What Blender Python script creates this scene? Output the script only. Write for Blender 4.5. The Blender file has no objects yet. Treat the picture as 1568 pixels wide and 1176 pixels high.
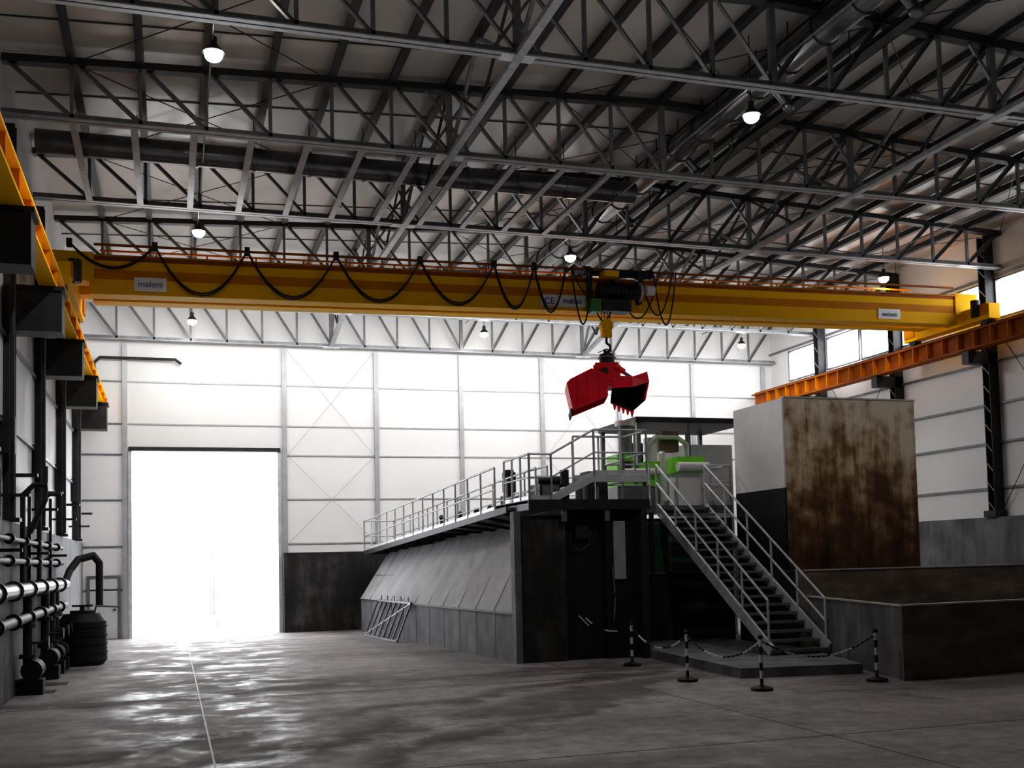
import bpy, math, random
from mathutils import Matrix, Vector
random.seed(7)
scene=bpy.context.scene
# ---------------------------------------------------------------- materials
def newmat(name):
    m=bpy.data.materials.new(name); m.use_nodes=True
    nt=m.node_tree; b=nt.nodes['Principled BSDF']; return m,nt,b
def simple(name,col,rough=0.6,metal=0.0,var=0.12,scale=3.0,emit=None,es=0,spec=None):
    m,nt,b=newmat(name)
    tc=nt.nodes.new('ShaderNodeTexCoord'); n=nt.nodes.new('ShaderNodeTexNoise')
    n.inputs['Scale'].default_value=scale; n.inputs['Detail'].default_value=5
    nt.links.new(tc.outputs['Object'],n.inputs['Vector'])
    r=nt.nodes.new('ShaderNodeValToRGB')
    r.color_ramp.elements[0].position=0.3; r.color_ramp.elements[1].position=0.7
    r.color_ramp.elements[0].color=tuple(c*(1-var) for c in col)+(1,)
    r.color_ramp.elements[1].color=tuple(min(1,c*(1+var)) for c in col)+(1,)
    nt.links.new(n.outputs['Fac'],r.inputs['Fac']); nt.links.new(r.outputs['Color'],b.inputs['Base Color'])
    b.inputs['Roughness'].default_value=rough; b.inputs['Metallic'].default_value=metal
    if spec is not None: b.inputs['Specular IOR Level'].default_value=spec
    if emit:
        b.inputs['Emission Color'].default_value=emit+(1,); b.inputs['Emission Strength'].default_value=es
    return m
def streaky(name,stops,sc=(1.2,1.2,0.25),rough=0.7,detail=6,zgrad=None,metal=0.0,fine=8):
    m,nt,b=newmat(name)
    tc=nt.nodes.new('ShaderNodeTexCoord'); mp=nt.nodes.new('ShaderNodeMapping')
    mp.inputs['Scale'].default_value=sc
    nt.links.new(tc.outputs['Object'],mp.inputs['Vector'])
    n=nt.nodes.new('ShaderNodeTexNoise'); n.inputs['Scale'].default_value=1.6; n.inputs['Detail'].default_value=detail; n.inputs['Roughness'].default_value=0.65
    nt.links.new(mp.outputs['Vector'],n.inputs['Vector'])
    n2=nt.nodes.new('ShaderNodeTexNoise'); n2.inputs['Scale'].default_value=fine*0.2; n2.inputs['Detail'].default_value=8
    nt.links.new(tc.outputs['Object'],n2.inputs['Vector'])
    mx=nt.nodes.new('ShaderNodeMath'); mx.operation='MULTIPLY_ADD'; mx.inputs[1].default_value=0.6
    nt.links.new(n.outputs['Fac'],mx.inputs[0])
    m2=nt.nodes.new('ShaderNodeMath'); m2.operation='MULTIPLY'; m2.inputs[1].default_value=0.4
    nt.links.new(n2.outputs['Fac'],m2.inputs[0]); nt.links.new(m2.outputs[0],mx.inputs[2])
    last=mx.outputs[0]
    if zgrad:
        sp=nt.nodes.new('ShaderNodeSeparateXYZ'); nt.links.new(tc.outputs['Object'],sp.inputs[0])
        mr=nt.nodes.new('ShaderNodeMapRange'); mr.inputs[1].default_value=zgrad[0]; mr.inputs[2].default_value=zgrad[1]
        mr.inputs[3].default_value=-zgrad[2]; mr.inputs[4].default_value=zgrad[2]
        nt.links.new(sp.outputs['Z'],mr.inputs[0])
        ad=nt.nodes.new('ShaderNodeMath'); ad.operation='ADD'
        nt.links.new(last,ad.inputs[0]); nt.links.new(mr.outputs[0],ad.inputs[1]); last=ad.outputs[0]
    r=nt.nodes.new('ShaderNodeValToRGB'); cr=r.color_ramp
    cr.elements[0].position=stops[0][0]; cr.elements[0].color=stops[0][1]+(1,)
    cr.elements[1].position=stops[-1][0]; cr.elements[1].color=stops[-1][1]+(1,)
    for s in stops[1:-1]:
        e=cr.elements.new(s[0]); e.color=s[1]+(1,)
    nt.links.new(last,r.inputs['Fac']); nt.links.new(r.outputs['Color'],b.inputs['Base Color'])
    b.inputs['Roughness'].default_value=rough; b.inputs['Metallic'].default_value=metal
    return m
M={}
M['panel']=simple('white_wall_panel',(0.80,0.80,0.80),0.45,0,0.03,0.6)
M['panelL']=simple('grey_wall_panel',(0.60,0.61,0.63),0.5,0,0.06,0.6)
M['roofp']=simple('roof_panel',(0.48,0.455,0.43),0.3,0,0.15,0.5)
M['galv']=simple('galvanised_steel',(0.20,0.205,0.215),0.4,0.4,0.2,4)
M['chord']=simple('truss_chord_steel',(0.36,0.37,0.39),0.4,0.35,0.18,4)
M['pipe']=simple('process_pipe_steel',(0.13,0.13,0.135),0.35,0.5,0.2,4)
M['girt']=simple('pale_girt_steel',(0.42,0.43,0.45),0.4,0.2,0.1,4)
M['galvL']=simple('bright_galvanised_steel',(0.60,0.62,0.65),0.4,0.3,0.15,4)
M['dark']=simple('dark_steel',(0.03,0.031,0.034),0.5,0.3,0.3,4)
M['purlin']=simple('purlin_steel',(0.035,0.035,0.038),0.5,0.3,0.2,4)
M['black']=simple('black_machine_paint',(0.006,0.006,0.007),0.6,0,0.3,4)
M['duct']=simple('duct_sheet_metal',(0.16,0.16,0.17),0.28,0.8,0.3,2)
M['yellow']=simple('crane_yellow_paint',(1.0,0.53,0.0),0.6,0,0.05,1.5,spec=0.12)
M['amber']=simple('crane_amber_paint',(0.66,0.23,0.0),0.6,0,0.1,2,spec=0.12)
M['rustbeam']=simple('oxide_crane_rail',(0.34,0.09,0.008),0.6,0,0.2,2,spec=0.15)
M['red']=simple('red_bucket_paint',(0.85,0.01,0.035),0.4,0,0.15,3,spec=0.3)
M['green']=simple('green_machine_paint',(0.25,0.80,0.05),0.4,0,0.1,3)
M['dgreen']=simple('hoist_green_paint',(0.05,0.22,0.03),0.4,0,0.1,3)
M['white']=simple('white_paint',(0.85,0.85,0.85),0.4,0,0.04,3)
M['blue']=simple('sign_blue',(0.02,0.06,0.25),0.4,0,0.05,3)
M['glass']=simple('cab_window_glass',(0.04,0.09,0.05),0.08,0,0.2,1)
M['cable']=simple('black_cable_rubber',(0.01,0.01,0.01),0.5,0,0.1,3)
M['chain']=simple('chain_plastic_white',(0.7,0.7,0.7),0.4,0,0.05,3)
M['lamp']=simple('lamp_diffuser',(1,1,1),0.4,0,0.0,3,(1.0,0.96,0.88),40)
M['conc']=streaky('grey_concrete',[(0.3,(0.05,0.05,0.055)),(0.5,(0.14,0.14,0.15)),(0.7,(0.26,0.26,0.27))])
M['concD']=streaky('dark_stained_concrete',[(0.35,(0.004,0.004,0.005)),(0.5,(0.016,0.015,0.015)),(0.68,(0.08,0.075,0.07))])
M['concB']=streaky('brown_stained_concrete',[(0.3,(0.06,0.042,0.032)),(0.5,(0.16,0.12,0.09)),(0.7,(0.30,0.235,0.18))],(0.4,0.4,1.5))
M['slab']=streaky('bunker_slope_plate',[(0.3,(0.26,0.26,0.27)),(0.5,(0.35,0.35,0.36)),(0.7,(0.43,0.43,0.44))],(0.5,0.5,0.5))
M['rust']=streaky('rusty_steel_plate',[(0.26,(0.035,0.015,0.007)),(0.42,(0.14,0.07,0.03)),(0.50,(0.30,0.18,0.09)),(0.56,(0.55,0.42,0.28)),(0.66,(0.82,0.72,0.58))],(1.3,1.3,0.18),0.42,8,(2.2,6.4,0.14),0,12)
M['edge']=simple('worn_steel_edge',(0.60,0.59,0.56),0.4,0.2,0.2,3)
M['ext']=simple('exterior_paving',(0.8,0.8,0.8),0.8,0,0.05,1)
M['extw']=streaky('exterior_concrete',[(0.3,(0.17,0.17,0.175)),(0.7,(0.30,0.30,0.30))])
# floor
m,nt,b=newmat('concrete_floor'); M['floor']=m
def N(t): return nt.nodes.new(t)
def math_(op,a,c=None,d=None):
    n=N('ShaderNodeMath'); n.operation=op
    for i,v in enumerate((a,c,d)):
        if v is None: continue
        if isinstance(v,(int,float)): n.inputs[i].default_value=v
        else: nt.links.new(v,n.inputs[i])
    return n.outputs[0]
tc=N('ShaderNodeTexCoord')
n1=N('ShaderNodeTexNoise'); n1.inputs['Scale'].default_value=0.35; n1.inputs['Detail'].default_value=8; n1.inputs['Roughness'].default_value=0.6; n1.inputs['Distortion'].default_value=0.6
n2=N('ShaderNodeTexNoise'); n2.inputs['Scale'].default_value=3.0; n2.inputs['Detail'].default_value=10; n2.inputs['Roughness'].default_value=0.7
mp=N('ShaderNodeMapping'); mp.inputs['Scale'].default_value=(0.25,0.9,1); mp.inputs['Rotation'].default_value=(0,0,0.25)
nt.links.new(tc.outputs['Object'],mp.inputs['Vector']); nt.links.new(mp.outputs['Vector'],n1.inputs['Vector']); nt.links.new(tc.outputs['Object'],n2.inputs['Vector'])
r1=N('ShaderNodeValToRGB'); cr=r1.color_ramp
cr.elements[0].position=0.36; cr.elements[0].color=(0.17,0.148,0.145,1)
cr.elements[1].position=0.62; cr.elements[1].color=(0.37,0.34,0.345,1)
e=cr.elements.new(0.46); e.color=(0.28,0.255,0.255,1)
nt.links.new(n1.outputs['Fac'],r1.inputs['Fac'])
r2=N('ShaderNodeValToRGB'); r2.color_ramp.elements[0].position=0.3; r2.color_ramp.elements[0].color=(0.6,0.6,0.6,1); r2.color_ramp.elements[1].position=0.7; r2.color_ramp.elements[1].color=(1.2,1.2,1.2,1)
nt.links.new(n2.outputs['Fac'],r2.inputs['Fac'])
mx=N('ShaderNodeMix'); mx.data_type='RGBA'; mx.blend_type='MULTIPLY'; mx.inputs[0].default_value=1
nt.links.new(r1.outputs['Color'],mx.inputs[6]); nt.links.new(r2.outputs['Color'],mx.inputs[7])
sp=N('ShaderNodeSeparateXYZ'); nt.links.new(tc.outputs['Object'],sp.inputs[0])
n4=N('ShaderNodeTexNoise'); n4.inputs['Scale'].default_value=0.45; n4.inputs['Detail'].default_value=6; nt.links.new(tc.outputs['Object'],n4.inputs['Vector'])
wob=math_('MULTIPLY',math_('SUBTRACT',n4.outputs['Fac'],0.5),4.5)
mask=None
for (a0,k0,w0) in ((13.6,0.62,0.55),(15.8,0.55,0.35),(21.5,0.1,0.4),(11.0,0.9,0.3)):
    d=math_('ABSOLUTE',math_('SUBTRACT',math_('ADD',sp.outputs['Y'],wob),math_('MULTIPLY_ADD',sp.outputs['X'],k0,a0)))
    mr=N('ShaderNodeMapRange'); mr.interpolation_type='SMOOTHSTEP'; mr.inputs[1].default_value=w0*0.3; mr.inputs[2].default_value=w0*2.2; mr.inputs[3].default_value=0.8; mr.inputs[4].default_value=0
    nt.links.new(d,mr.inputs[0]); mask=mr.outputs[0] if mask is None else math_('MAXIMUM',mask,mr.outputs[0])
mx2=N('ShaderNodeMix'); mx2.data_type='RGBA'; mx2.blend_type='MIX'
nt.links.new(mask,mx2.inputs[0]); nt.links.new(mx.outputs[2],mx2.inputs[6]); mx2.inputs[7].default_value=(0.075,0.058,0.052,1)
nt.links.new(mx2.outputs[2],b.inputs['Base Color'])
rr=N('ShaderNodeMapRange'); rr.inputs[1].default_value=0.38; rr.inputs[2].default_value=0.56; rr.inputs[3].default_value=0.34; rr.inputs[4].default_value=0.85
n3=N('ShaderNodeTexNoise'); n3.inputs['Scale'].default_value=0.9; n3.inputs['Detail'].default_value=10; n3.inputs['Roughness'].default_value=0.7
nt.links.new(tc.outputs['Object'],n3.inputs['Vector']); nt.links.new(n3.outputs['Fac'],rr.inputs[0]); nt.links.new(rr.outputs[0],b.inputs['Roughness'])
bp=N('ShaderNodeBump'); bp.inputs['Strength'].default_value=0.4; bp.inputs['Distance'].default_value=0.02
nt.links.new(n2.outputs['Fac'],bp.inputs['Height']); nt.links.new(bp.outputs[0],b.inputs['Normal'])
# ---------------------------------------------------------------- mesh builder
class MB:
    def __init__(s): s.v=[]; s.f=[]; s.mi=[]; s.sm=[]; s.mats=[]
    def mid(s,m):
        if m not in s.mats: s.mats.append(m)
        return s.mats.index(m)
    def add(s,vs,fs,m,smooth=False):
        o=len(s.v); s.v+= [tuple(v) for v in vs]; k=s.mid(m)
        for f in fs: s.f.append([i+o for i in f]); s.mi.append(k); s.sm.append(smooth)
    def box(s,x0,x1,y0,y1,z0,z1,m):
        vs=[(x0,y0,z0),(x1,y0,z0),(x1,y1,z0),(x0,y1,z0),(x0,y0,z1),(x1,y0,z1),(x1,y1,z1),(x0,y1,z1)]
        s.add(vs,[(0,3,2,1),(4,5,6,7),(0,1,5,4),(1,2,6,5),(2,3,7,6),(3,0,4,7)],m)
    def beam(s,a,b,w,h,m):
        a=Vector(a); b=Vector(b); d=(b-a).normalized()
        up=Vector((0,0,1)) if abs(d.z)<0.95 else Vector((0,1,0))
        r=d.cross(up).normalized()*w/2; u=r.cross(d).normalized()*h/2
        vs=[a-r-u,a+r-u,a+r+u,a-r+u,b-r-u,b+r-u,b+r+u,b-r+u]
        s.add(vs,[(0,3,2,1),(4,5,6,7),(0,1,5,4),(1,2,6,5),(2,3,7,6),(3,0,4,7)],m)
    def angle(s,a,b,w,m,t=0.012):
        a=Vector(a); b=Vector(b); d=(b-a).normalized()
        up=Vector((0,0,1)) if abs(d.z)<0.95 else Vector((0,1,0))
        r=d.cross(up).normalized(); u=r.cross(d).normalized()
        s.beam(a,b,w,t,m); s.beam(a+u*w/2-r*w/2,b+u*w/2-r*w/2,t,w,m)
    def cyl(s,a,b,r,m,n=10,r2=None,cap=True):
        a=Vector(a); b=Vector(b); d=(b-a).normalized(); r2=r if r2 is None else r2
        up=Vector((0,0,1)) if abs(d.z)<0.9 else Vector((1,0,0))
        p=d.cross(up).normalized(); q=d.cross(p)
        vs=[]
        for c,rr in((a,r),(b,r2)):
            for i in range(n):
                t=2*math.pi*i/n; vs.append(c+p*math.cos(t)*rr+q*math.sin(t)*rr)
        s.add(vs,[(i,(i+1)%n,n+(i+1)%n,n+i) for i in range(n)],m,True)
        if cap: s.add(vs,[tuple(range(n))[::-1],tuple(range(n,2*n))],m)
    def tube(s,pts,r,m,n=8):
        pts=[Vector(p) for p in pts]
        for i in range(len(pts)-1):
            s.cyl(pts[i],pts[i+1],r,m,n,cap=(i==0 or i==len(pts)-2))
            if 0<i: s.ball(pts[i],r,m,n,max(4,n//2))
    def ball(s,c,r,m,n=10,k=6,sz=1.0):
        vs=[(c[0],c[1],c[2]-r*sz)]
        for j in range(1,k):
            ph=-math.pi/2+math.pi*j/k
            for i in range(n):
                t=2*math.pi*i/n; vs.append((c[0]+r*math.cos(ph)*math.cos(t),c[1]+r*math.cos(ph)*math.sin(t),c[2]+r*sz*math.sin(ph)))
        vs.append((c[0],c[1],c[2]+r*sz)); fs=[]
        for i in range(n):
            fs.append((0,1+(i+1)%n,1+i))
            for j in range(k-2):
                o=1+j*n; fs.append((o+i,o+(i+1)%n,o+n+(i+1)%n,o+n+i))
            o=1+(k-2)*n; fs.append((o+i,o+(i+1)%n,len(vs)-1))
        s.add(vs,fs,m,True)
    def poly(s,pts,m): s.add(pts,[tuple(range(len(pts)))],m)
    def prism(s,xy,z0,z1,m):
        n=len(xy); vs=[(p[0],p[1],z0) for p in xy]+[(p[0],p[1],z1) for p in xy]
        s.add(vs,[tuple(range(n))[::-1],tuple(range(n,2*n))]+[(i,(i+1)%n,n+(i+1)%n,n+i) for i in range(n)],m)
    def hexa(s,b4,t4,m):
        s.add(list(b4)+list(t4),[(0,3,2,1),(4,5,6,7),(0,1,5,4),(1,2,6,5),(2,3,7,6),(3,0,4,7)],m)
    def xform(s,mat):
        s.v=[tuple(mat@Vector(v)) for v in s.v]
    def make(s,name,parent=None):
        me=bpy.data.meshes.new(name); me.from_pydata(s.v,[],s.f)
        for m in s.mats: me.materials.append(M[m])
        me.polygons.foreach_set('material_index',s.mi); me.polygons.foreach_set('use_smooth',s.sm); me.update()
        import bmesh
        bm=bmesh.new(); bm.from_mesh(me); bmesh.ops.recalc_face_normals(bm,faces=bm.faces); bm.to_mesh(me); bm.free()
        o=bpy.data.objects.new(name,me); scene.collection.objects.link(o)
        if parent: o.parent=parent
        return o
def empty(name):
    o=bpy.data.objects.new(name,None); scene.collection.objects.link(o); return o
XL,XR,YB,YF=-3.0,24.35,40.0,-5.0
EAVE,RIDGE,XM=12.30,12.90,10.7
def roofz(x): return EAVE+(RIDGE-EAVE)*(1-abs(x-XM)/(XM-XL))
TB=11.0
def topz(x): return roofz(x)-0.22
# ---------------------------------------------------------------- shell
b=MB(); b.box(XL-0.3,XR+0.3,YF-0.3,YB+0.3,-0.3,0,'floor'); b.make('floor')
b=MB()
for x in (0.5,8.3,16.5): b.box(x-0.012,x+0.012,YF,YB,0.0,0.003,'dark')
for y in (12.5,20.5,28.5,36): b.box(XL,9.9 if y>18 else XR,y-0.01,y+0.01,0.0,0.003,'dark')
b.make('trim_1')
b=MB(); b.box(-2.95,-2.1,24.7,25.3,0,0.01,'black'); b.box(-2.95,-2.2,23.2,23.8,0,0.01,'black'); b.make('floor_drain_grate')
b=MB(); DX0,DX1,DZ=-1.38,3.84,6.65
b.box(XL-0.3,DX0,YB,YB+0.25,0,EAVE+0.1,'panel')
b.box(DX0,DX1,YB,YB+0.25,DZ,EAVE+0.3,'panel')
b.box(DX1,XR+0.3,YB,YB+0.25,0,EAVE+0.1,'panel')
b.poly([(XL,YB,EAVE),(XR,YB,EAVE),(XM,YB,RIDGE+.05)],'panel')
b.make('wall_back')
b=MB(); b.box(3.9,XR,YB-0.35,YB,0,2.87,'concD'); b.make('baseboard_back')
b=MB()
cols=[DX0-0.12,4.0,7.4,10.7,14.0,17.3,20.6,23.9]
for x in cols: b.box(x-0.08,x+0.08,YB-0.12,YB-0.003,2.87 if x>4.1 else 0,10.35,'girt')
for z in (9.0,7.5,6.42,4.82,3.2):
    for i in range(len(cols)-1):
        if i==0 and z<DZ: continue
        b.box(cols[i]+.08,cols[i+1]-.08,YB-0.035,YB-0.003,z-0.025,z+0.025,'girt')
for z in (9.0,7.5,6.42,4.82,3.2,1.7): b.box(XL,DX0-.2,YB-0.04,YB-0.003,z-0.025,z+0.025,'galv')
for i in (1,4):
        x0,x1=cols[i]+.1,cols[i+1]-.1
        for z0,z1 in ((3.2,6.42),(6.42,10.3)):
            b.cyl((x0,YB-.13,z0),(x1,YB-.13,z1),0.007,'girt',5); b.cyl((x0,YB-.13,z1),(x1,YB-.13,z0),0.007,'girt',5)
b.make('back_wall_framing')  # columns, girts and cable bracing of the back wall
b=MB()
b.box(DX0-.02,DX0+.1,YB-0.06,YB+0.25,0,DZ,'galvL'); b.box(DX1-.1,DX1+.02,YB-0.06,YB+0.25,0,DZ,'galvL')
b.box(DX0,DX1,YB-0.12,YB+0.25,DZ-.1,DZ+.04,'dark'); b.make('door_1')
b=MB()
b.box(-2.75,-2.65,YB-.06,YB-.003,0,2.1,'galv'); b.box(-1.75,-1.65,YB-.06,YB-.003,0,2.1,'galv'); b.box(-2.75,-1.65,YB-.06,YB-.003,2.1,2.2,'galv')
b.box(-2.65,-1.75,YB-.04,YB-.003,0.02,2.1,'panelL'); b.box(-1.9,-1.8,YB-.1,YB-.04,1.0,1.05,'dark'); b.make('door_2')
b=MB(); b.tube([(-2.4,YB-.2,8.9),(-2.5,YB-.2,9.6),(-2.3,YB-.2,9.8),(0.2,YB-.2,9.8),(0.4,YB-.2,9.65)],0.05,'dark'); b.make('air_line_pipe')
# left wall
b=MB(); b.box(XL-0.25,XL,YF,YB,0,EAVE+0.05,'panelL'); b.make('wall_left')
b=MB(); b.box(XL,XL+0.12,YF,YB,0,3.35,'conc'); b.make('baseboard_left')
b=MB()
TY=[12.3,17.1,21.8,26.6,31.6,36.6]
LC=[12.6,17.5,22.3,27.3,32.3,37.4]
for y in LC:
    b.box(XL,XL+.2,y-.12,y-.10,3.35,11,'dark'); b.box(XL,XL+.2,y+.10,y+.12,3.35,11,'dark'); b.box(XL+.09,XL+.11,y-.1,y+.1,3.35,11,'dark')
    b.box(XL,XL+.3,y-.18,y+.18,3.35,3.42,'dark')
    b.cyl((XL+.3,y-1.2,3.4),(XL+.3,y-1.2,9.0),0.05,'dark',8)
    b.box(XL,XL+.6,y-1.3,y-1.1,3.75,3.8,'dark'); b.box(XL,XL+.6,y-.1,y+.1,4.2,4.26,'dark')
    b.box(XL,XL+.25,y-.6,y-.2,4.6,5.3,'dark')
for z in (5.2,6.9,9.3,10.4): b.box(XL,XL+.06,YF,YB,z-.03,z+.03,'galv')
b.make('left_wall_framing')  # framing of the left wall: columns, girts, brackets
b=MB()
for y in LC: b.box(XL+.02,-1.95,y-.3,y+.3,6.95,7.8,'dark'); b.box(XL+.02,-1.9,y-.34,y+.34,7.74,7.82,'black')
b.make('crane_rail_corbels')
b=MB()
b.box(-2.35,-2.05,6,YB-.3,7.82,7.87,'yellow'); b.box(-2.35,-2.05,6,YB-.3,8.25,8.3,'yellow'); b.box(-2.22,-2.18,6,YB-.3,7.87,8.25,'yellow')
b.box(-2.23,-2.17,6,YB-.3,8.3,8.36,'dark')
for i in range(24): b.box(-2.34,-2.06,7+i*1.4,7.03+i*1.4,7.87,8.25,'amber')
b.box(-2.6,-2.55,6,YB-.3,8.6,8.66,'yellow')
for i in range(12): b.beam((-2.95,8+i*2.7,8.63),(-2.5,8+i*2.7,8.63),.05,.05,'amber')
b.make('crane_runway_beam')
# right wall with window strip
WY=[(20.0,22.5),(22.8,26.9),(27.2,28.6),(28.75,31.4),(31.75,33.7),(33.8,35.9),(36.35,38.6)]
WZ0,WZ1=9.5,10.75
b=MB()
b.box(XR,XR+.25,YF,YB,0,WZ0,'panel'); b.box(XR,XR+.25,YF,YB,WZ1,EAVE+.05,'panel')
ys=[YF]+[v for w in WY for v in w]+[YB]
for i in range(0,len(ys),2): b.box(XR,XR+.25,ys[i],ys[i+1],WZ0,WZ1,'panel')
b.make('wall_right')
for k,(a,c) in enumerate(WY):
    w=MB(); w.box(XR-.02,XR+.1,a,a+.06,WZ0,WZ1,'galv'); w.box(XR-.02,XR+.1,c-.06,c,WZ0,WZ1,'galv'); w.box(XR-.02,XR+.1,a,c,WZ0,WZ0+.05,'galv'); w.box(XR-.02,XR+.1,a,c,WZ1-.05,WZ1,'galv')
    w.make('window_%d'%(k+1))
b=MB(); b.box(XR-.35,XR,YF,YB-.35,0,3.4,'conc'); b.make('baseboard_right')
RC=[18.0,22.6,27.05,31.55,36.1]
b=MB()
for y in RC:
    b.box(XR-.35,XR-.01,y-.15,y-.12,3.4,12.1,'dark'); b.box(XR-.35,XR-.01,y+.12,y+.15,3.4,12.1,'dark'); b.box(XR-.2,XR-.17,y-.12,y+.12,3.4,12.1,'dark')
    for i in range(14): b.beam((XR-.36,y-.14,3.6+i*.6),(XR-.36,y+.14,3.9+i*.6),.03,.03,'galv')
    b.box(XR-1.1,XR-.01,y-.15,y+.15,8.1,8.48,'dark')
    b.box(XR-.45,XR-.01,y-.25,y+.25,3.4,3.6,'dark')
for z in (4.3,5.7,6.9,8.2,9.4,10.85):
    b.box(XR-.08,XR-.003,YF,YB,z-.035,z+.035,'galv')
for i in range(len(RC)-1):
    y0,y1=RC[i]+.2,RC[i+1]-.2
    if i%2==0: continue
    b.cyl((XR-.12,y0,3.6),(XR-.12,y1,9.3),.012,'dark',5); b.cyl((XR-.12,y0,9.3),(XR-.12,y1,3.6),.012,'dark',5)
b.make('right_wall_framing')  # framing of the right wall: columns, girts, cross bracing
b=MB()
XQ=23.4
b.box(XQ-.2,XQ+.2,6,YB-.3,8.5,8.56,'rustbeam'); b.box(XQ-.2,XQ+.2,6,YB-.3,9.04,9.1,'rustbeam'); b.box(XQ-.03,XQ+.03,6,YB-.3,8.56,9.04,'rustbeam')
b.box(XQ-.04,XQ+.04,6,YB-.3,9.1,9.17,'dark')
for i in range(46): b.box(XQ-.19,XQ+.19,7+i*.7,7.03+i*.7,8.56,9.04,'amber')
b.make('crane_runway_beam')
b=MB(); b.box(XL-.3,XR+.3,YF-.25,YF,0,13,'panelL'); b.make('wall_front')
# roof
b=MB()
for (xa,xb) in ((XL-.3,XM),(XM,XR+.3)):
    za,zb=roofz(xa),roofz(xb)
    b.hexa([(xa,YF,za),(xb,YF,zb),(xb,YB+.3,zb),(xa,YB+.3,za)],[(xa,YF,za+.15),(xb,YF,zb+.15),(xb,YB+.3,zb+.15),(xa,YB+.3,za+.15)],'roofp')
b.make('ceiling')
NP=22; DXP=(XR-XL)/NP
nodes=[XL+i*DXP for i in range(NP+1)]
b=MB()
for x in nodes[1:-1]:
    z=roofz(x)-.02
    b.box(x-.035,x+.035,YF,YB,z-.18,z-.01,'purlin'); b.box(x-.08,x+.08,YF,YB,z-.2,z-.18,'purlin')
for k in range(12):
    y=4+k*3.3
    for (xa,xb) in ((XL,XM),(XM,XR)):
        b.beam((xa,y,roofz(xa)-.012),(xb,y,roofz(xb)-.012),.04,.02,'purlin')
for i in range(len(TY)-1):
    for j in (1,9,13,19):
        xa,xb=nodes[j],nodes[min(j+4,NP)]
        b.cyl((xa,TY[i],topz(xa)),(xb,TY[i+1],topz(xb)),.012,'purlin',5); b.cyl((xb,TY[i],topz(xb)),(xa,TY[i+1],topz(xa)),.012,'purlin',5)
b.make('roof_purlins')
def truss(y,zb):
    t=MB()
    t.box(XL+.02,XR-.02,y-.13,y-.02,zb-.012,zb+.012,'chord'); t.box(XL+.02,XR-.02,y+.02,y+.13,zb-.012,zb+.012,'chord')
    t.box(XL+.02,XR-.02,y-.035,y-.02,zb,zb+.13,'galv'); t.box(XL+.02,XR-.02,y+.02,y+.035,zb,zb+.13,'galv')
    for (xa,xb) in ((XL+.02,XM),(XM,XR-.02)):
        t.beam((xa,y,topz(xa)),(xb,y,topz(xb)),.22,.14,'purlin')
    for i,x in enumerate(nodes):
        if 0<i<NP:
            tie = i in (7,15,11)
            t.beam((x,y,zb),(x,y,topz(x)),.07 if not tie else .12,.07 if not tie else .12,'galv')
        if i<NP:
            xa,xb=nodes[i],nodes[i+1]
            if i<NP//2: t.angle((xa+.04,y,topz(xa)),(xb,y,zb+.03),.09,'galv')
            else: t.angle((xa,y,zb+.03),(xb-.04,y,topz(xb)),.09,'galv')
    for x in (nodes[7],nodes[15]):
        t.box(x-.3,x+.3,y-.14,y+.14,zb-.03,zb-.012,'galvL')
    return t.make('roof_truss')
for y in TY: truss(y,TB)
truss(39.65,10.42)
b=MB()
yy=[7.5]+TY+[39.65]
for x in (nodes[7],nodes[15]):
    for i in range(len(yy)-1):
        y0,y1=yy[i],yy[i+1]; zt=topz(x)
        z1=TB if i<len(yy)-2 else 10.45
        b.beam((x,y0,TB-.02),(x,y1,z1-.02),.15,.1,'chord')
        ym=(y0+y1)/2
        b.beam((x,y0,TB),(x,ym,zt),.07,.07,'galv'); b.beam((x,ym,zt),(x,y1,z1),.07,.07,'galv')
        b.beam((x,y0,zt),(x,ym,TB),.05,.05,'purlin'); b.beam((x,ym,TB),(x,y1,zt),.05,.05,'purlin')
        b.beam((x+.5,y0,zt-.05),(x-.5,y0,TB),.06,.06,'galv'); b.beam((x-.5,y0,zt-.05),(x+.5,y0,TB),.06,.06,'galv')
for x in (nodes[11],nodes[3],nodes[19]):
    b.cyl((x,7.5,TB+.4),(x,39,TB+.4),.02,'galv',6)
b.make('longitudinal_roof_bracing')
b=MB()
for i in range(11):
    x=-1.75+i*1.12
    if abs(x-nodes[7])<.3: continue
    b.box(x-.07,x+.07,21.93,26.47,TB-.01,TB+.01,'chord'); b.box(x-.01,x+.01,21.93,26.47,TB+.01,TB+.14,'galv')
b.make('ceiling_joists')
# ducts
b=MB()
def ductx(xa,xb,y,z,r):
    b.cyl((xa,y,z),(xb,y,z),r,'duct',20)
    x=xa+.8
    while x<xb: b.cyl((x-.03,y,z),(x+.03,y,z),r+.025,'duct',20); b.cyl((x,y,z+r),(x,y,roofz(x)-.02),.012,'dark',5); x+=1.25
ductx(XL+.3,11.2,24.6,11.6,.26)
b.make('ventilation_duct')
b=MB()
X=11.6; r=.3
b.cyl((X,5,12.1),(X,33,12.1),r,'duct',20)
y=6
while y<33: b.cyl((X,y-.03,12.1),(X,y+.03,12.1),r+.03,'duct',20); b.cyl((X,y,12.4),(X,y,roofz(X)-.02),.015,'dark',5); y+=1.2
for y in (15,19,23,27,31): b.cyl((X+.2,y,12.05),(X+.55,y,11.7),.1,'duct',10); b.ball((X+.6,y,11.65),.14,'duct')
b.make('extraction_duct')
b=MB(); b.box(12.5,12.8,5,33,11.85,11.88,'dark'); b.box(12.5,12.52,5,33,11.85,11.95,'dark'); b.box(12.78,12.8,5,33,11.85,11.95,'dark')
for i in range(12): b.cyl((12.65,6+i*2.3,11.88),(12.65,6+i*2.3,roofz(12.65)-.02),.012,'dark',5)
for k in range(4): b.cyl((12.55+k*.06,5,11.91),(12.55+k*.06,33,11.91),.02,'cable',5)
b.make('cable_tray')
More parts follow.
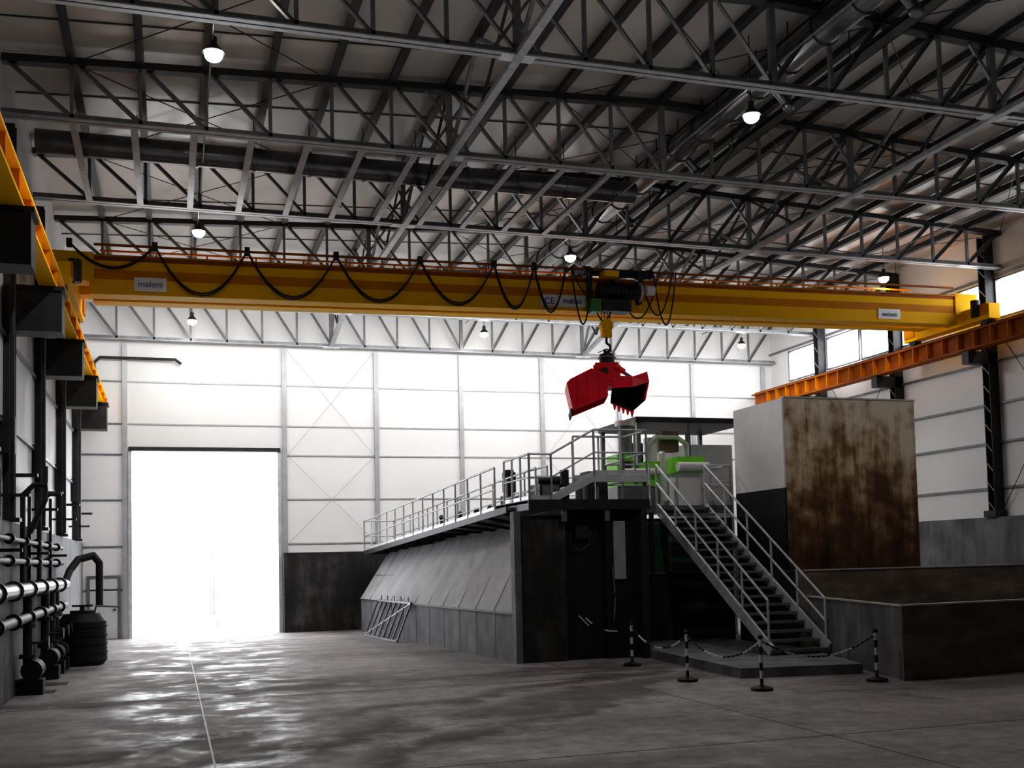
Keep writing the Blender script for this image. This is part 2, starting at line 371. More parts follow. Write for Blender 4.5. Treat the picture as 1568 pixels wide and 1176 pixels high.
# ---------------------------------------------------------------- lamps
lampP=[(x,y,z) for y,z in ((18.7,11.2),(29.0,11.2),(38.1,10.85)) for x in (0.75,11.15,21.9)]
for (x,y,z) in lampP:
    b=MB(); b.cyl((x,y,z),(x,y,z+.14),.19,'dark',16,.08); b.cyl((x,y,z+.14),(x,y,z+.28),.06,'dark',12)
    b.ball((x,y,z-.03),.155,'lamp',14,8,.8); b.cyl((x,y,z+.28),(x,y,roofz(x)-.03),.012,'dark',5)
    o=b.make('high_bay_lamp')
    e=(620 if x<5 else 420 if x<15 else 200) if y<20 else ((380 if x<15 else 200) if y<35 else 60)
    ld=bpy.data.lights.new('bulb','SPOT'); ld.energy=e; ld.spot_size=math.radians(155); ld.spot_blend=.6; ld.color=(1,.975,.94); ld.shadow_soft_size=.2
    lo=bpy.data.objects.new('bulb',ld); scene.collection.objects.link(lo); lo.location=(x,y,z-.2); lo.parent=o
# ---------------------------------------------------------------- crane
crane=empty('overhead_crane')
ca=Vector((-2.2,25.7,8.55)); cb=Vector((23.4,27.2,9.3)); cd=(cb-ca)
def cp(x,dy=0,dz=0):
    t=(x-ca.x)/cd.x; p=ca+cd*t; return (p.x,p.y+dy,p.z+dz)
b=MB()
def girder(dy,lift=0):
    H=.9; W=.34
    for (z0,z1,w,mm) in ((0,.03,W+.12,'yellow'),(.03,.36,W,'yellow'),(.36,.58,W,'amber'),(.58,.78,W,'yellow'),(.78,H-.03,W,'rustbeam'),(H-.03,H,W+.12,'amber')):
        p=[cp(-1.7,dy-w/2,z0+lift),cp(23.0,dy-w/2,z0+lift),cp(23.0,dy+w/2,z0+lift),cp(-1.7,dy+w/2,z0+lift)]
        q=[cp(-1.7,dy-w/2,z1+lift),cp(23.0,dy-w/2,z1+lift),cp(23.0,dy+w/2,z1+lift),cp(-1.7,dy+w/2,z1+lift)]
        b.hexa(p,q,mm)
    b.beam(cp(-1.7,dy,H+.03+lift),cp(23,dy,H+.03+lift),.07,.06,'dark')
girder(0); girder(1.35,.16)
b.make('girders',crane)
b=MB()
for x,m_ in ((-2.2,1),(23.4,-1)):
    c=cp(x,0,0); z=c[2]
    b.box(x-.2,x+.2,c[1]-1.3,c[1]+2.6,z-.02 if x>0 else z-.05,z+.42,'yellow')
    for yy_ in (-1.0,2.3): b.cyl((x-.12,c[1]+yy_,z-.0),(x+.12,c[1]+yy_,z-.0),.17,'dark',14); b.box(x-.24,x+.24,c[1]+yy_-.25,c[1]+yy_+.25,z+.1,z+.45,'amber')
    x0_,x1_=(x-.3,x+.6) if m_>0 else (x-.5,x+.3)
    b.box(x0_,x1_,c[1]-.25,c[1]+.25,z+.3,z+.95,'yellow')
    b.box(x0_,x1_,c[1]+1.1,c[1]+1.6,z+.3,z+1.0,'yellow')
    b.cyl((x+.25*m_,c[1]-.8,z+.1),(x+.25*m_,c[1]-.8,z+.6),.14,'dark',12)
b.make('end_carriages',crane)
b=MB()
zt=.95
for i in range(21):
    x=-1.5+i*1.21
    b.beam(cp(x,1.95,zt),cp(x,1.95,zt+.65),.045,.045,'amber')
    b.beam(cp(x,1.5,zt-.12),cp(x,1.98,zt-.05),.05,.05,'amber')
for h in (.33,.65): b.beam(cp(-1.6,1.95,zt+h),cp(23,1.95,zt+h),.045,.045,'amber')
b.beam(cp(-1.6,1.75,zt-.03),cp(23,1.75,zt-.03),.5,.04,'amber')
for i in range(12):
    x=-1.3+i*.9; b.beam(cp(x,-.25,.9),cp(x,-.25,1.12),.04,.04,'amber')
b.beam(cp(-1.6,-.25,1.12),cp(22.8,-.25,1.12),.05,.05,'rustbeam')
b.make('walkway_handrail',crane)
b=MB()
pk=[-2.1,-.3,1.75,3.85,5.95,7.9,9.0,9.9]; dp=[.55,1.1,1.1,1.1,1.1,1.15,1.2]
for i in range(len(pk)-1):
    for k,off in enumerate((0,.05)):
        pts=[]
        for j in range(15):
            t=j/14; x=pk[i]+(pk[i+1]-pk[i])*t; pts.append(cp(x,-.3-off,1.12-dp[i]*(1-(2*t-1)**2)*(1-.04*k)))
        b.tube(pts,.022,'cable',6)
    c=cp(pk[i],-.3,1.12); b.box(c[0]-.06,c[0]+.06,c[1]-.08,c[1]+.06,c[2]-.1,c[2]+.08,'dark')
for (xa,xb,d) in ((10.0,10.6,1.5),(10.4,11.4,1.4),(11.2,12.6,1.3),(12.4,13.1,1.45),(12.0,13.0,1.2),(10.0,11.2,.8)):
    pts=[cp(xa+(xb-xa)*j/12,-.45,1.1-d*(1-(2*j/12-1)**2)) for j in range(13)]; b.tube(pts,.022,'cable',6)
b.make('festoon_cables',crane)
b=MB(); TX=11.35
c=Vector(cp(TX,.65,0))
b.box(TX-.9,TX+1.1,c.y-.95,c.y-.75,c.z+.98,c.z+1.15,'dark'); b.box(TX-.9,TX+1.1,c.y+.75,c.y+.95,c.z+1.08,c.z+1.25,'dark')
b.box(TX-.9,TX-.7,c.y-.9,c.y+.9,c.z+1.08,c.z+1.2,'dark'); b.box(TX+.9,TX+1.1,c.y-.9,c.y+.9,c.z+1.08,c.z+1.2,'dark')
yh=c.y-1.15
b.cyl((TX-.6,yh,c.z+.5),(TX+.55,yh,c.z+.5),.19,'dark',18)
for i in range(8): b.cyl((TX-.5+i*.12,yh,c.z+.5),(TX-.46+i*.12,yh,c.z+.5),.215,'dark',18)
b.cyl((TX+.55,yh,c.z+.5),(TX+.6,yh,c.z+.5),.25,'galvL',20); b.cyl((TX+.6,yh,c.z+.5),(TX+.68,yh,c.z+.5),.1,'red',12)
b.cyl((TX+.75,yh-.05,c.z+.55),(TX+.98,yh-.05,c.z+.55),.13,'white',14)
b.box(TX-.85,TX-.6,yh-.22,yh+.2,c.z-.12,c.z+.22,'dgreen'); b.box(TX-.55,TX+.25,yh-.2,yh+.2,c.z-.08,c.z+.22,'dark')
for xx in (-.8,-.1,.6): b.box(TX+xx-.05,TX+xx+.05,yh,yh+.2,c.z+.2,c.z+1.1,'dark')
b.box(TX-.5,TX-.1,yh-.25,yh+.1,c.z+.82,c.z+.98,'yellow')
b.make('trolley_hoist',crane)
HX,HY=10.95,yh
b=MB()
for dx in (-.12,-.04,.04,.12): b.cyl((HX+dx,HY,8.55),(HX+dx,HY,9.3),.012,'cable',5)
b.cyl((HX,HY-.1,8.5),(HX,HY+.1,8.5),.17,'yellow',16); b.box(HX-.13,HX+.13,HY-.08,HY+.08,8.2,8.5,'yellow')
hk=[(HX,HY,8.2),(HX,HY,8.05),(HX+.1,HY,7.98),(HX+.1,HY,7.86),(HX,HY,7.8),(HX-.1,HY,7.86)]
b.tube(hk,.035,'dark',8)
for k in range(4): b.cyl((HX-.25+.17*k,HY+.02,7.78),(HX,HY,7.9),.012,'galv',5)
b.make('hook_block',crane)
b=MB()
def plate(xa,xb,za,zb):
    dy=-.19; b.hexa([cp(xa,dy-.012,za),cp(xb,dy-.012,za),cp(xb,dy+.01,za),cp(xa,dy+.01,za)],[cp(xa,dy-.012,zb),cp(xb,dy-.012,zb),cp(xb,dy+.01,zb),cp(xa,dy+.01,zb)],'white')
plate(-.75,-.05,.1,.42); plate(9.2,10.5,.1,.42); plate(20.0,20.8,.1,.4)
b.make('name_plates',crane)
def text(s,x,z,size,parent):
    cu=bpy.data.curves.new('lettering','FONT'); cu.body=s; cu.size=size; cu.extrude=.004; cu.align_x='CENTER'
    cu.materials.append(M['blue']); o=bpy.data.objects.new('lettering',cu); scene.collection.objects.link(o)
    o.location=cp(x,-.215,z); o.rotation_euler=(math.pi/2,-math.atan2(.75,25.6),math.atan2(1.5,25.6)); o.parent=parent
text('meloni',-.4,.2,.2,crane); text('CE',9.45,.17,.24,crane); text('meloni',10.1,.2,.2,crane); text('meloni',20.4,.18,.2,crane)
# ---------------------------------------------------------------- clamshell bucket
b=MB()
W=.7
b.cyl((0,0,.5),(0,0,.78),.22,'dark',18); b.cyl((0,0,.66),(0,0,.7),.27,'galv',18); b.cyl((0,0,.78),(0,0,.84),.1,'dark',12)
b.box(-.36,.3,-.3,.3,.02,.5,'red'); b.box(-.42,.34,-.34,-.28,.1,.42,'red'); b.box(-.28,.0,-.36,-.33,.16,.34,'dark')
b.box(-.16,.16,-.42,.42,-.2,.1,'red')
for sx in (-1,1):
    b.cyl((sx*.2,-.36,.35),(sx*.7,-.36,.0),.05,'galv',10); b.cyl((sx*.2,-.36,.38),(sx*.45,-.36,.2),.08,'red',10)
A=[(-.06,.1),(-.5,.27),(-1.1,-.02),(-1.2,-.12),(-1.04,-.9),(-.06,-.52)]
def shell(A,y0,y1,m_out,openseg):
    n=len(A)
    for yv in (y0,y1):
        b.add([(p[0],yv-.02,p[1]) for p in A]+[(p[0],yv+.02,p[1]) for p in A],[tuple(range(n)),tuple(range(n,2*n))]+[(i,(i+1)%n,n+(i+1)%n,n+i) for i in range(n)],m_out)
    for i in range(n):
        if i==openseg: continue
        p,q=A[i],A[(i+1)%n]
        b.add([(p[0],y0,p[1]),(q[0],y0,q[1]),(q[0],y1,q[1]),(p[0],y1,p[1])],[(0,1,2,3)],m_out)
shell(A,-W,W,'red',4)
for x,zb_,zt_2 in ((-.9,-.78,.05),(-.6,-.66,.18),(-.3,-.56,.15)): b.box(x-.02,x+.02,-W-.05,-W-.02,zb_,zt_2,'red')
for i in range(5):
    yv=-W+.1+i*.3; b.hexa([(-1.09,yv-.05,-1.0),(-1.05,yv-.05,-1.0),(-1.05,yv+.05,-1.0),(-1.09,yv+.05,-1.0)],[(-1.11,yv-.08,-.84),(-1.01,yv-.08,-.84),(-1.01,yv+.08,-.84),(-1.11,yv+.08,-.84)],'dark')
R_=[(.05,-.3),(.22,.05),(.62,.0),(1.05,.14),(1.1,-.15),(.98,-.66),(.6,-.98),(.0,-.72)]
R2=[(x*.75+.15,z*.75-.08) for x,z in R_]
n=len(R_)
b.add([(x,-W,z) for x,z in R_]+[(x,W*.4,z) for x,z in R2],[(i,(i+1)%n,n+(i+1)%n,n+i) for i in (0,1,2,3)],'red')
b.add([(x,-W,z) for x,z in R_]+[(x,W*.4,z) for x,z in R2],[(i,(i+1)%n,n+(i+1)%n,n+i) for i in (4,5,6,7)]+[tuple(range(n,2*n))],'black')
b.add([(.05,-W,-.3),(.22,-W,.05),(.62,-W-.05,0),(1.05,-W,.14),(1.1,-W,-.15),(.62,-W-.12,-.3)],[(0,1,2,5),(2,3,4,5)],'red')
b.add([(.98,-W,-.66),(1.1,-W,-.15),(1.04,-W-.03,-.2),(.93,-W-.03,-.62)],[(0,1,2,3)],'red')
for i in range(5):
    x=.1+i*.12; z=-.8-i*.05; b.hexa([(x,-W,z-.12),(x+.03,-W,z-.12),(x+.03,-W+.04,z-.12),(x,-W+.04,z-.12)],[(x-.03,-W,z+.05),(x+.08,-W,z+.05),(x+.08,-W+.06,z+.05),(x-.03,-W+.06,z+.05)],'red')
b.xform(Matrix.Translation((HX,HY,7.03))@Matrix.Rotation(math.radians(-18),4,'Z')@Matrix.Scale(.92,4))
b.make('clamshell_bucket')
# ---------------------------------------------------------------- bunker
def bx(y): return 6.5+(38.6-y)*.0874
b=MB()
yn,yf=24.36,38.6
b.hexa([(bx(yn),yn,0),(11,yn,0),(11,yf,0),(bx(yf),yf,0)],[(bx(yn),yn,1.15),(11,yn,1.15),(11,yf,1.15),(bx(yf),yf,1.15)],'conc')
zt=lambda y:2.85+(38.6-y)*.03
b.hexa([(bx(yn)-.04,yn,1.15),(11,yn,1.15),(11,yf,1.15),(bx(yf)-.04,yf,1.15)],[(bx(yn)+1.05,yn,zt(yn)),(11,yn,zt(yn)),(11,yf,zt(yf)),(bx(yf)+1.05,yf,zt(yf))],'slab')
b.hexa([(bx(yn)+1.2,yn,2.8),(11,yn,2.8),(11,yf,2.8),(bx(yf)+1.2,yf,2.8)],[(bx(yn)+1.2,yn,3.6),(11,yn,3.6),(11,yf,2.95),(bx(yf)+1.2,yf,2.95)],'black')  # upper wall coloured black to stand for the walkway's shadow
for i in range(1,11):
    y=yn+(yf-yn)*i/11
    b.beam((bx(y)-.05,y,1.16),(bx(y)+1.04,y,zt(y)),.018,.012,'galv')
    b.box(bx(y)-.006,bx(y)+.05,y-.012,y+.012,0,1.15,'dark')
b.beam((bx(yn)+.5,yn,2.02),(bx(yf)+.46,yf,2.0),.018,.014,'galv')
b.beam((bx(yn)-.04,yn,1.15),(bx(yf)-.04,yf,1.15),.04,.04,'dark')
b.make('storage_bunker')
b=MB()
b.box(7.82,8.95,24.1,24.34,0,3.45,'concD'); b.box(7.66,7.82,24.05,24.34,0,3.55,'conc')
b.box(8.95,10.0,24.3,24.34,0,3.4,'black'); b.box(10.0,10.75,24.15,24.3,0,3.4,'black')
b.box(10.2,10.5,24.1,24.15,1.9,3.3,'slab')
b.box(10.75,11.0,24.1,24.34,0,3.45,'dark')
b.tube([(9.05,24.2,2.9),(9.15,24.2,2.7),(9.4,24.2,2.6),(9.6,24.2,2.75),(9.65,24.2,3.1)],.025,'dark',6)
b.box(9.25,9.6,24.2,24.3,2.9,3.2,'dark')
b.tube([(10.15,24.1,2.2),(10.2,24.1,1.5),(10.15,24.1,.9)],.02,'galv',6)
b.beam((9.3,24.25,1.05),(9.55,24.25,.8),.05,.02,'white'); b.cyl((10.15,24.12,1.55),(10.15,24.05,1.55),.05,'dark',8)
b.make('bunker_front_gate')
b=MB()
b.box(11.3,14.8,26.6,29.5,0,3.45,'black')
b.box(11.2,14.6,26.46,26.6,1.7,3.4,'dark')
for (xa,xb) in ((12.15,12.75),(12.85,13.8)):
    b.box(xa,xb,26.42,26.46,2.0,3.3,'glass'); b.box(xa-.05,xb+.05,26.41,26.45,1.95,2.0,'galv'); b.box(xa-.05,xb+.05,26.41,26.45,3.3,3.35,'galv')
    b.box(xa-.05,xa,26.41,26.45,1.95,3.35,'galv'); b.box(xb,xb+.05,26.41,26.45,1.95,3.35,'galv')
b.box(11.2,14.6,26.4,26.6,0,1.7,'concD')
b.make('operator_booth')
# ---------------------------------------------------------------- platform, rails
plat=empty('access_platform')
PZ=3.8; RZ=4.4
b=MB()
b.box(8.0,11.1,24.0,27.0,PZ-.06,PZ,'galv'); b.box(11.1,14.8,26.6,31,PZ-.06,PZ,'galv'); b.box(9.5,11.1,27,31,PZ-.06,PZ,'galv')
b.box(8.0,11.1,23.94,24.0,PZ-.22,PZ+.02,'dark'); b.box(8.0,8.06,24,27,PZ-.22,PZ+.02,'dark'); b.box(11.06,11.12,24,26.6,PZ-.22,PZ+.02,'galv')
b.box(11.1,14.8,26.54,26.6,PZ-.22,PZ,'galv')
b.box(10.78,10.94,23.78,23.94,0,PZ-.2,'dark'); b.box(12.2,12.3,26.3,26.4,0.2,PZ-.2,'dark')
for x in (8.9,10.0): b.box(x-.06,x+.06,23.97,24.05,PZ-.5,PZ-.2,'galv')
b.box(9.7,11.1,24.0,25.4,RZ-.06,RZ,'galv'); b.box(9.7,11.1,23.96,24.0,RZ-.16,RZ+.02,'galvL')
for i in range(4): b.box(8.75+i*.25,8.98+i*.25,24.05,25.2,PZ+.1+i*.12,PZ+.14+i*.12,'galv')
b.beam((8.6,24.0,PZ+.02),(9.7,24.0,RZ-.05),.05,.16,'galvL')
b.box(9.75,9.83,24.05,24.13,PZ,RZ-.06,'galv'); b.box(11.0,11.08,24.05,24.13,PZ,RZ-.06,'galv')
b.make('deck',plat)
def rail(b,pts,h=1.1,sp=1.0,r=.028,m_='galvL',mids=(.5,)):
    pts=[Vector(p) for p in pts]; up=Vector((0,0,1))
    for i in range(len(pts)-1):
        a,c=pts[i],pts[i+1]; L=(c-a).length; n=max(1,round(L/sp))
        b.cyl(a+up*h,c+up*h,r,m_,6)
        for q in mids: b.cyl(a+up*h*q,c+up*h*q,r*.8,m_,6)
        b.beam(a+up*.06,c+up*.06,.012,.12,m_)
        for k in range(n+1): p=a.lerp(c,k/n); b.cyl(p,p+up*h,r,m_,6)
b=MB()
rail(b,[(8.05,26.0,PZ),(8.05,24.0,PZ),(8.6,24.0,PZ),(9.7,24.0,RZ),(11.08,24.0,RZ)],sp=.75)
rail(b,[(9.7,25.4,RZ),(11.08,25.4,RZ),(11.08,24.0,RZ)],sp=.75)
rail(b,[(11.08,25.5,PZ),(11.08,26.6,PZ),(12.35,26.6,PZ)])
rail(b,[(14.1,26.6,PZ),(14.8,26.6,PZ),(14.8,31,PZ)])
rail(b,[(9.6,31,PZ),(14.8,31,PZ)],sp=1.3)
rail(b,[(9.6,27.1,PZ),(9.6,31,PZ)])
b.make('railings',plat)
b=MB()
def wx(y): return 6.7+(38.9-y)*.085
def wz(y): return 2.85+(38.9-y)*.062
ya,yb_=38.9,25.2
b.hexa([(wx(ya),ya,wz(ya)-.06),(wx(ya)+1.1,ya,wz(ya)-.06),(wx(yb_)+1.1,yb_,wz(yb_)-.06),(wx(yb_),yb_,wz(yb_)-.06)],[(wx(ya),ya,wz(ya)),(wx(ya)+1.1,ya,wz(ya)),(wx(yb_)+1.1,yb_,wz(yb_)),(wx(yb_),yb_,wz(yb_))],'galv')
b.beam((wx(ya),ya,wz(ya)-.05),(wx(yb_),yb_,wz(yb_)-.05),.06,.16,'dark')
rail(b,[(wx(ya),ya,wz(ya)),(wx(26),26,wz(26))],1.1,1.0)
rail(b,[(wx(ya)+1.1,ya,wz(ya)),(wx(26)+1.1,26,wz(26))],1.1,1.0)
rail(b,[(wx(ya),ya,wz(ya)),(wx(ya)+1.1,ya,wz(ya))],1.1,1.0)
for i in range(13):
    y=25.5+i*1.08; b.beam((wx(y),y,wz(y)-.1),(wx(y)+1.4,y,min(wz(y)-.1,3.2)),.06,.08,'dark')
b.make('inclined_walkway')
# stairs
b=MB()
SX0,SX1=12.5,13.95; yt,zt_=26.5,3.8; y0s,z0s=20.9,.2
for x in (SX0,SX1):
    b.beam((x,yt,zt_-.08),(x,y0s,z0s+.1),.06,.26,'galvL')
ns=19
for i in range(ns):
    t=(i+.5)/ns; y=yt+(y0s-yt)*t; z=zt_+(z0s-zt_)*t
    b.box(SX0+.03,SX1-.03,y-.13,y+.13,z-.02,z+.02,'galv'); b.box(SX0+.03,SX1-.03,y-.15,y-.13,z-.035,z+.025,'galv')
for x in (SX0,SX1):
    for h in (1.1,.6): b.cyl((x,yt,zt_+h),(x,y0s+.1,z0s+h+.1),.03,'galvL',7)
    for i in range(6):
        t=i/5; y=yt+(y0s+.1-yt)*t; z=zt_+(z0s+.1-zt_)*t; b.cyl((x,y,z),(x,y,z+1.1),.03,'galvL',7)
b.make('steel_staircase')
# ---------------------------------------------------------------- machinery on platform
b=MB()
b.cyl((12.55,28.6,PZ),(12.55,28.6,6.3),.2,'galv',14); b.cyl((12.55,28.6,5.2),(12.55,28.6,5.3),.26,'galvL',14); b.cyl((12.55,28.6,6.2),(12.55,28.6,6.35),.3,'galvL',14)
b.box(11.9,12.35,27.7,28.5,PZ+.6,PZ+1.5,'green'); b.box(12.75,13.2,27.7,28.5,PZ+.6,PZ+1.3,'green'); b.box(11.9,13.2,27.75,28.5,PZ,PZ+.6,'galv')
b.box(12.0,12.3,27.65,27.7,PZ+.9,PZ+1.3,'dark'); b.cyl((12.0,27.55,4.8),(13.1,27.55,4.8),.09,'white',10)
b.box(13.75,14.6,27.7,28.5,PZ+1.0,PZ+1.45,'green'); b.cyl((13.7,27.6,PZ+1.15),(14.65,27.6,PZ+1.15),.13,'white',12); b.box(13.8,14.5,27.8,28.4,PZ,PZ+1.0,'white')
b.box(12.9,14.7,29.2,30.2,PZ,PZ+1.3,'white'); b.tube([(13.3,28.6,4.0),(13.3,28.6,5.7),(13.5,28.6,5.9),(14.2,28.6,5.9),(14.5,28.6,5.7),(14.5,28.6,4.3)],.07,'galvL',10)
b.box(13.3,13.6,28.7,29.0,5.0,5.9,'white'); b.box(13.75,14.3,28.7,29.1,5.5,6.1,'concB')
b.cyl((13.4,28.0,4.0),(13.4,28.0,5.3),.14,'white',12); b.ball((13.4,28.0,5.3),.14,'galvL')
b.make('screw_press_machine')
b=MB()
b.box(12.9,16.6,28.6,31.5,6.34,6.50,'dark')
for x,y in ((13.0,28.7),(14.6,28.7),(16.4,28.7),(13.0,31.4),(16.4,31.4)): b.box(x-.06,x+.06,y-.06,y+.06,PZ if x<15 else 0,6.34,'galv')
b.box(14.9,16.5,29.5,31.3,0,5.8,'white'); b.box(13.6,14.2,31.0,31.3,PZ,6.0,'dark')
b.make('canopy_roof')
b=MB()
b.cyl((9.0,28.6,3.2),(9.0,28.6,4.6),.1,'dark',12); b.cyl((9.0,28.6,4.3),(9.0,28.6,4.85),.19,'black',14); b.cyl((9.0,28.6,4.85),(9.0,28.6,4.92),.14,'black',14)
b.box(8.8,9.2,28.4,28.8,3.95,4.2,'dark'); b.tube([(9.0,28.4,4.1),(9.4,27.6,4.0),(9.8,27.3,4.1)],.08,'dark',8)
for i,y in enumerate((36.5,34,32,30.5)): b.cyl((9.0,y,3.2),(9.0,y,3.9),.06,'dark',8); b.ball((9.0,y,3.95),.1,'dark'); b.box(8.85,9.15,y-.1,y+.1,3.3,3.5,'dark')
b.cyl((8.9,27.5,3.6),(8.9,38,3.05),.1,'galv',10)
b.box(9.0,9.6,26.0,26.9,3.8,4.35,'dark'); b.box(9.05,9.5,25.95,26.0,4.0,4.3,'galv'); b.cyl((9.0,26.2,4.45),(9.6,26.2,4.45),.12,'dark',12)
b.cyl((9.9,26.6,3.8),(9.9,26.6,4.75),.12,'dark',12); b.cyl((10.3,26.6,3.8),(10.3,26.6,4.6),.1,'galv',12); b.box(10.45,11.0,26.3,26.9,3.8,4.7,'dark')
b.make('feed_pump_unit')
# ---------------------------------------------------------------- stained plate tank
b=MB()
TKY=26.5
b.box(14.95,18.9,24.0,24.12,0,6.42,'rust'); b.box(14.9,15.05,24.02,TKY,4.1,6.40,'white'); b.box(14.9,15.05,24.02,TKY,0,4.1,'black')  # side face: lit top painted white, shade below platform painted black
b.box(18.78,18.9,24.12,TKY,0,6.4,'concD'); b.box(15.05,18.78,TKY-.1,TKY,0,6.4,'concD')
for x in (15.45,15.95,17.0,18.4): b.box(x-.008,x+.008,23.985,24.0,1.0,6.4,'rust')
b.box(14.93,18.92,23.98,24.14,6.40,6.44,'edge')
b.make('steel_hopper_tank')
# ---------------------------------------------------------------- low walls
b=MB()
b.prism([(13.0,17.1),(XR-.4,18.2),(XR-.4,18.55),(13.35,17.45)],0,1.38,'concB')
b.prism([(13.0,17.1),(13.35,17.45),(14.75,22.4),(14.4,22.4)],0,1.38,'conc')
b.prism([(12.98,17.08),(XR-.4,18.18),(XR-.4,18.35),(13.1,17.28)],1.38,1.41,'edge')
b.prism([(12.98,17.08),(13.12,17.25),(14.55,22.4),(14.38,22.4)],1.38,1.41,'edge')
b.make('low_concrete_wall')
b=MB()
b.box(14.4,XR-.4,22.4,22.75,0,2.0,'concB'); b.box(14.38,XR-.4,22.38,22.5,2.0,2.03,'edge'); b.box(14.4,14.8,22.75,23.9,0,2.0,'concD')
b.make('pit_retaining_wall')
b=MB()
b.prism([(10.95,24.0),(10.6,18.9),(13.1,18.5),(14.2,22.3),(14.2,26.2),(11.0,26.2)],0,.2,'conc')
b.make('concrete_kerb')
posts=[(9.8,22.3),(9.5,19.0),(10.0,17.1),(12.55,17.3)]
b=MB()
for x,y in posts:
    b.cyl((x,y,0),(x,y,.05),.2,'black',16); b.cyl((x,y,.05),(x,y,.09),.2,'black',16,.06)
    for k in range(6): b.cyl((x,y,.07+k*.14),(x,y,.07+(k+1)*.14),.032,'black' if k%2==0 else 'chain',8)
    b.ball((x,y,.94),.05,'black',8,6)
def chain(a,c,sag):
    a=Vector(a); c=Vector(c); L=(c-a).length; n=int(L/.055)
    for k in range(n):
        t=k/n; t2=(k+1)/n
        p=a.lerp(c,t); p.z-=sag*4*t*(1-t); q=a.lerp(c,t2); q.z-=sag*4*t2*(1-t2)
        b.beam(p,q,.035 if k%2 else .014,.014 if k%2 else .035,'chain' if (k//9)%2 else 'black')
for i in range(3): chain((posts[i][0],posts[i][1],.88),(posts[i+1][0],posts[i+1][1],.88),.35)
chain((posts[0][0],posts[0][1],.88),(9.4,24.05,1.0),.2)
b.make('chain_barrier')
b=MB()
def lf(y,t): return (bx(y)-.55+.46*t,y,.02+1.16*t)
for t in (0.02,1.0): b.beam(lf(32.3,t),lf(36.0,t),.06,.06,'galv')
for i in range(8):
    y=32.3+i*3.7/7; b.beam(lf(y,0.02),lf(y,1),.05,.05,'galv')
b.beam(lf(32.3,1),lf(36,0.05),.04,.04,'galv')
for i in range(5): y=32.6+i*.75; b.beam(lf(y,1),(lf(y,1)[0],y,1.36),.03,.03,'galv')
b.make('leaning_grate_frame')
# ---------------------------------------------------------------- left side piping
b=MB()
PXS=-2.68
for z,x,r,m_ in ((2.05,PXS,.14,'pipe'),(1.5,PXS,.1,'dark'),(2.6,-2.75,.06,'dark'),(3.0,-2.75,.05,'dark')):
    b.cyl((x,18,z),(x,31.0,z),r,m_,14)
    for k in range(6): b.cyl((x,19+k*2.1,z),(x,19.1+k*2.1,z),r+.05,m_,14)
for y in (23.2,26.3,27.6,28.6):
    b.cyl((PXS,y,.3),(PXS,y,2.05),.09,'dark',12); b.cyl((PXS,y,.7),(PXS,y,.78),.16,'dark',12); b.cyl((PXS,y,1.3),(PXS,y,1.38),.16,'dark',12)
    b.cyl((PXS,y,1.0),(PXS+.35,y,1.0),.03,'dark',6); b.cyl((PXS+.35,y,1.0),(PXS+.39,y,1.0),.13,'dark',14)
    b.box(PXS-.2,PXS+.3,y-.22,y+.22,0,.3,'black'); b.cyl((PXS+.1,y-.3,.48),(PXS+.1,y+.3,.48),.2,'black',14)
b.tube([(PXS,31.0,2.05),(PXS+.1,31.3,2.4),(PXS+.3,31.5,2.7),(-2.0,31.6,2.8),(-1.85,31.6,2.6),(-1.85,31.6,1.4)],.1,'dark',12)
b.tube([(-2.8,24.5,3.2),(-2.5,24.5,3.9),(-2.5,24.5,4.6)],.06,'dark',8)
for y in (20.5,24.8,29): b.box(-2.87,-2.45,y-.04,y+.04,2.75,2.81,'dark'); b.box(-2.87,-2.8,y-.04,y+.04,0,4.2,'dark')
for y in (23.0,25.8): b.tube([(-2.75,y,2.0),(-2.75,y,3.9),(-2.55,y,4.1),(-2.3,y,4.1)],.05,'dark',8)
b.make('process_piping')
b=MB()
x,y=-2.15,29.7
b.cyl((x,y,0),(x,y,.12),.5,'black',20,.6); b.cyl((x,y,.12),(x,y,1.1),.6,'black',24,.58); b.cyl((x,y,1.1),(x,y,1.3),.58,'black',24,.45)
b.cyl((x,y,1.3),(x,y,1.38),.3,'dark',16); b.cyl((x,y,1.38),(x,y,1.5),.06,'dark',8); b.cyl((x-.25,y,1.5),(x+.25,y,1.5),.03,'dark',6)
b.tube([(x+.3,y-.2,1.3),(x+.35,y-.3,1.5),(x+.9,y-.3,1.45)],.025,'galv',6)
for k in range(4): b.cyl((x,y,.3+k*.22),(x,y,.33+k*.22),.615,'black',24)
b.make('black_plastic_tank')
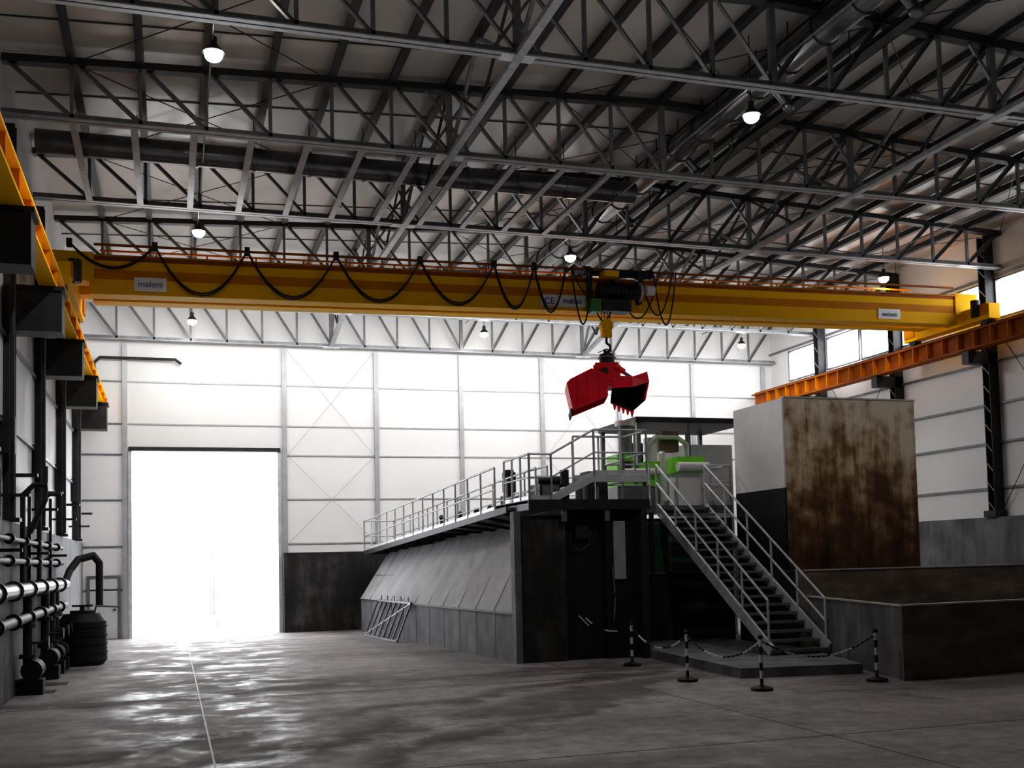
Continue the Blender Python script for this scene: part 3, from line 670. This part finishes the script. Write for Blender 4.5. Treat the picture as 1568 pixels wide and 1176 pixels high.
# ---------------------------------------------------------------- exterior
b=MB(); b.box(-40,60,YB+.3,YB+60,-.3,-.02,'ext'); b.make('exterior_ground')
b=MB(); b.box(-1,14,58,58.5,-.02,3.4,'extw'); b.box(-12,-1,66,66.4,-.02,2.2,'extw'); b.box(2,2.1,57.9,58,0,3.4,'extw'); b.make('exterior_concrete_wall')
b=MB(); rail(b,[(1.4,46,-.02),(1.9,46.8,-.02)],.8,.9,.025,'galv'); b.box(2.8,4.5,50,51,-.02,.5,'extw'); b.make('exterior_barrier')
# ---------------------------------------------------------------- lights
w=bpy.data.worlds.new('World'); scene.world=w; w.use_nodes=True
bg=w.node_tree.nodes['Background']; bg.inputs[0].default_value=(0.94,0.97,1,1); bg.inputs[1].default_value=6.0
def area(name,loc,rot,sx,sy,e,col=(1,1,1)):
    l=bpy.data.lights.new(name,'AREA'); l.shape='RECTANGLE'; l.size=sx; l.size_y=sy; l.energy=e; l.color=col
    o=bpy.data.objects.new(name,l); scene.collection.objects.link(o); o.location=loc; o.rotation_euler=[math.radians(a) for a in rot]; return o
area('fill_back_wall',(11,33.8,10.6),(64,0,0),26,1.6,900,(1,1,1))  # added strip light without a fixture, brightens the back wall
area('fill_platform',(13.5,32.0,10.7),(-12,0,0),9,1.2,330,(.96,.98,1))  # added backlight over the platform machinery, no fixture there
area('fill_roof_near',(10.5,14,7.2),(180,0,0),24,14,210,(1,.97,.93))  # added uplight panel without a fixture, brightens the roof underside
area('fill_roof_far',(10.5,34,7.2),(180,0,0),24,8,190,(1,.98,.95))  # second added uplight panel, for the roof beyond the crane
# ---------------------------------------------------------------- camera
f=1653.0; th=math.radians(17.6); p=math.radians(3.1); rho=math.radians(1.3)
R=(Matrix.Rotation(-th,3,'Z')@Matrix.Rotation(math.pi/2+p,3,'X')@Matrix.Rotation(-rho,3,'Z'))
cam=bpy.data.cameras.new('camera'); co=bpy.data.objects.new('camera',cam); scene.collection.objects.link(co)
co.location=(0,0,2.4); co.rotation_euler=R.to_euler()
cam.sensor_width=36; cam.sensor_fit='HORIZONTAL'; cam.lens=f/1568*36; cam.shift_y=181/1568; cam.clip_end=500
scene.camera=co
scene.view_settings.view_transform='Standard'
try: scene.view_settings.look='Medium High Contrast'
except Exception: scene.view_settings.look='None'
scene.view_settings.exposure=0.12
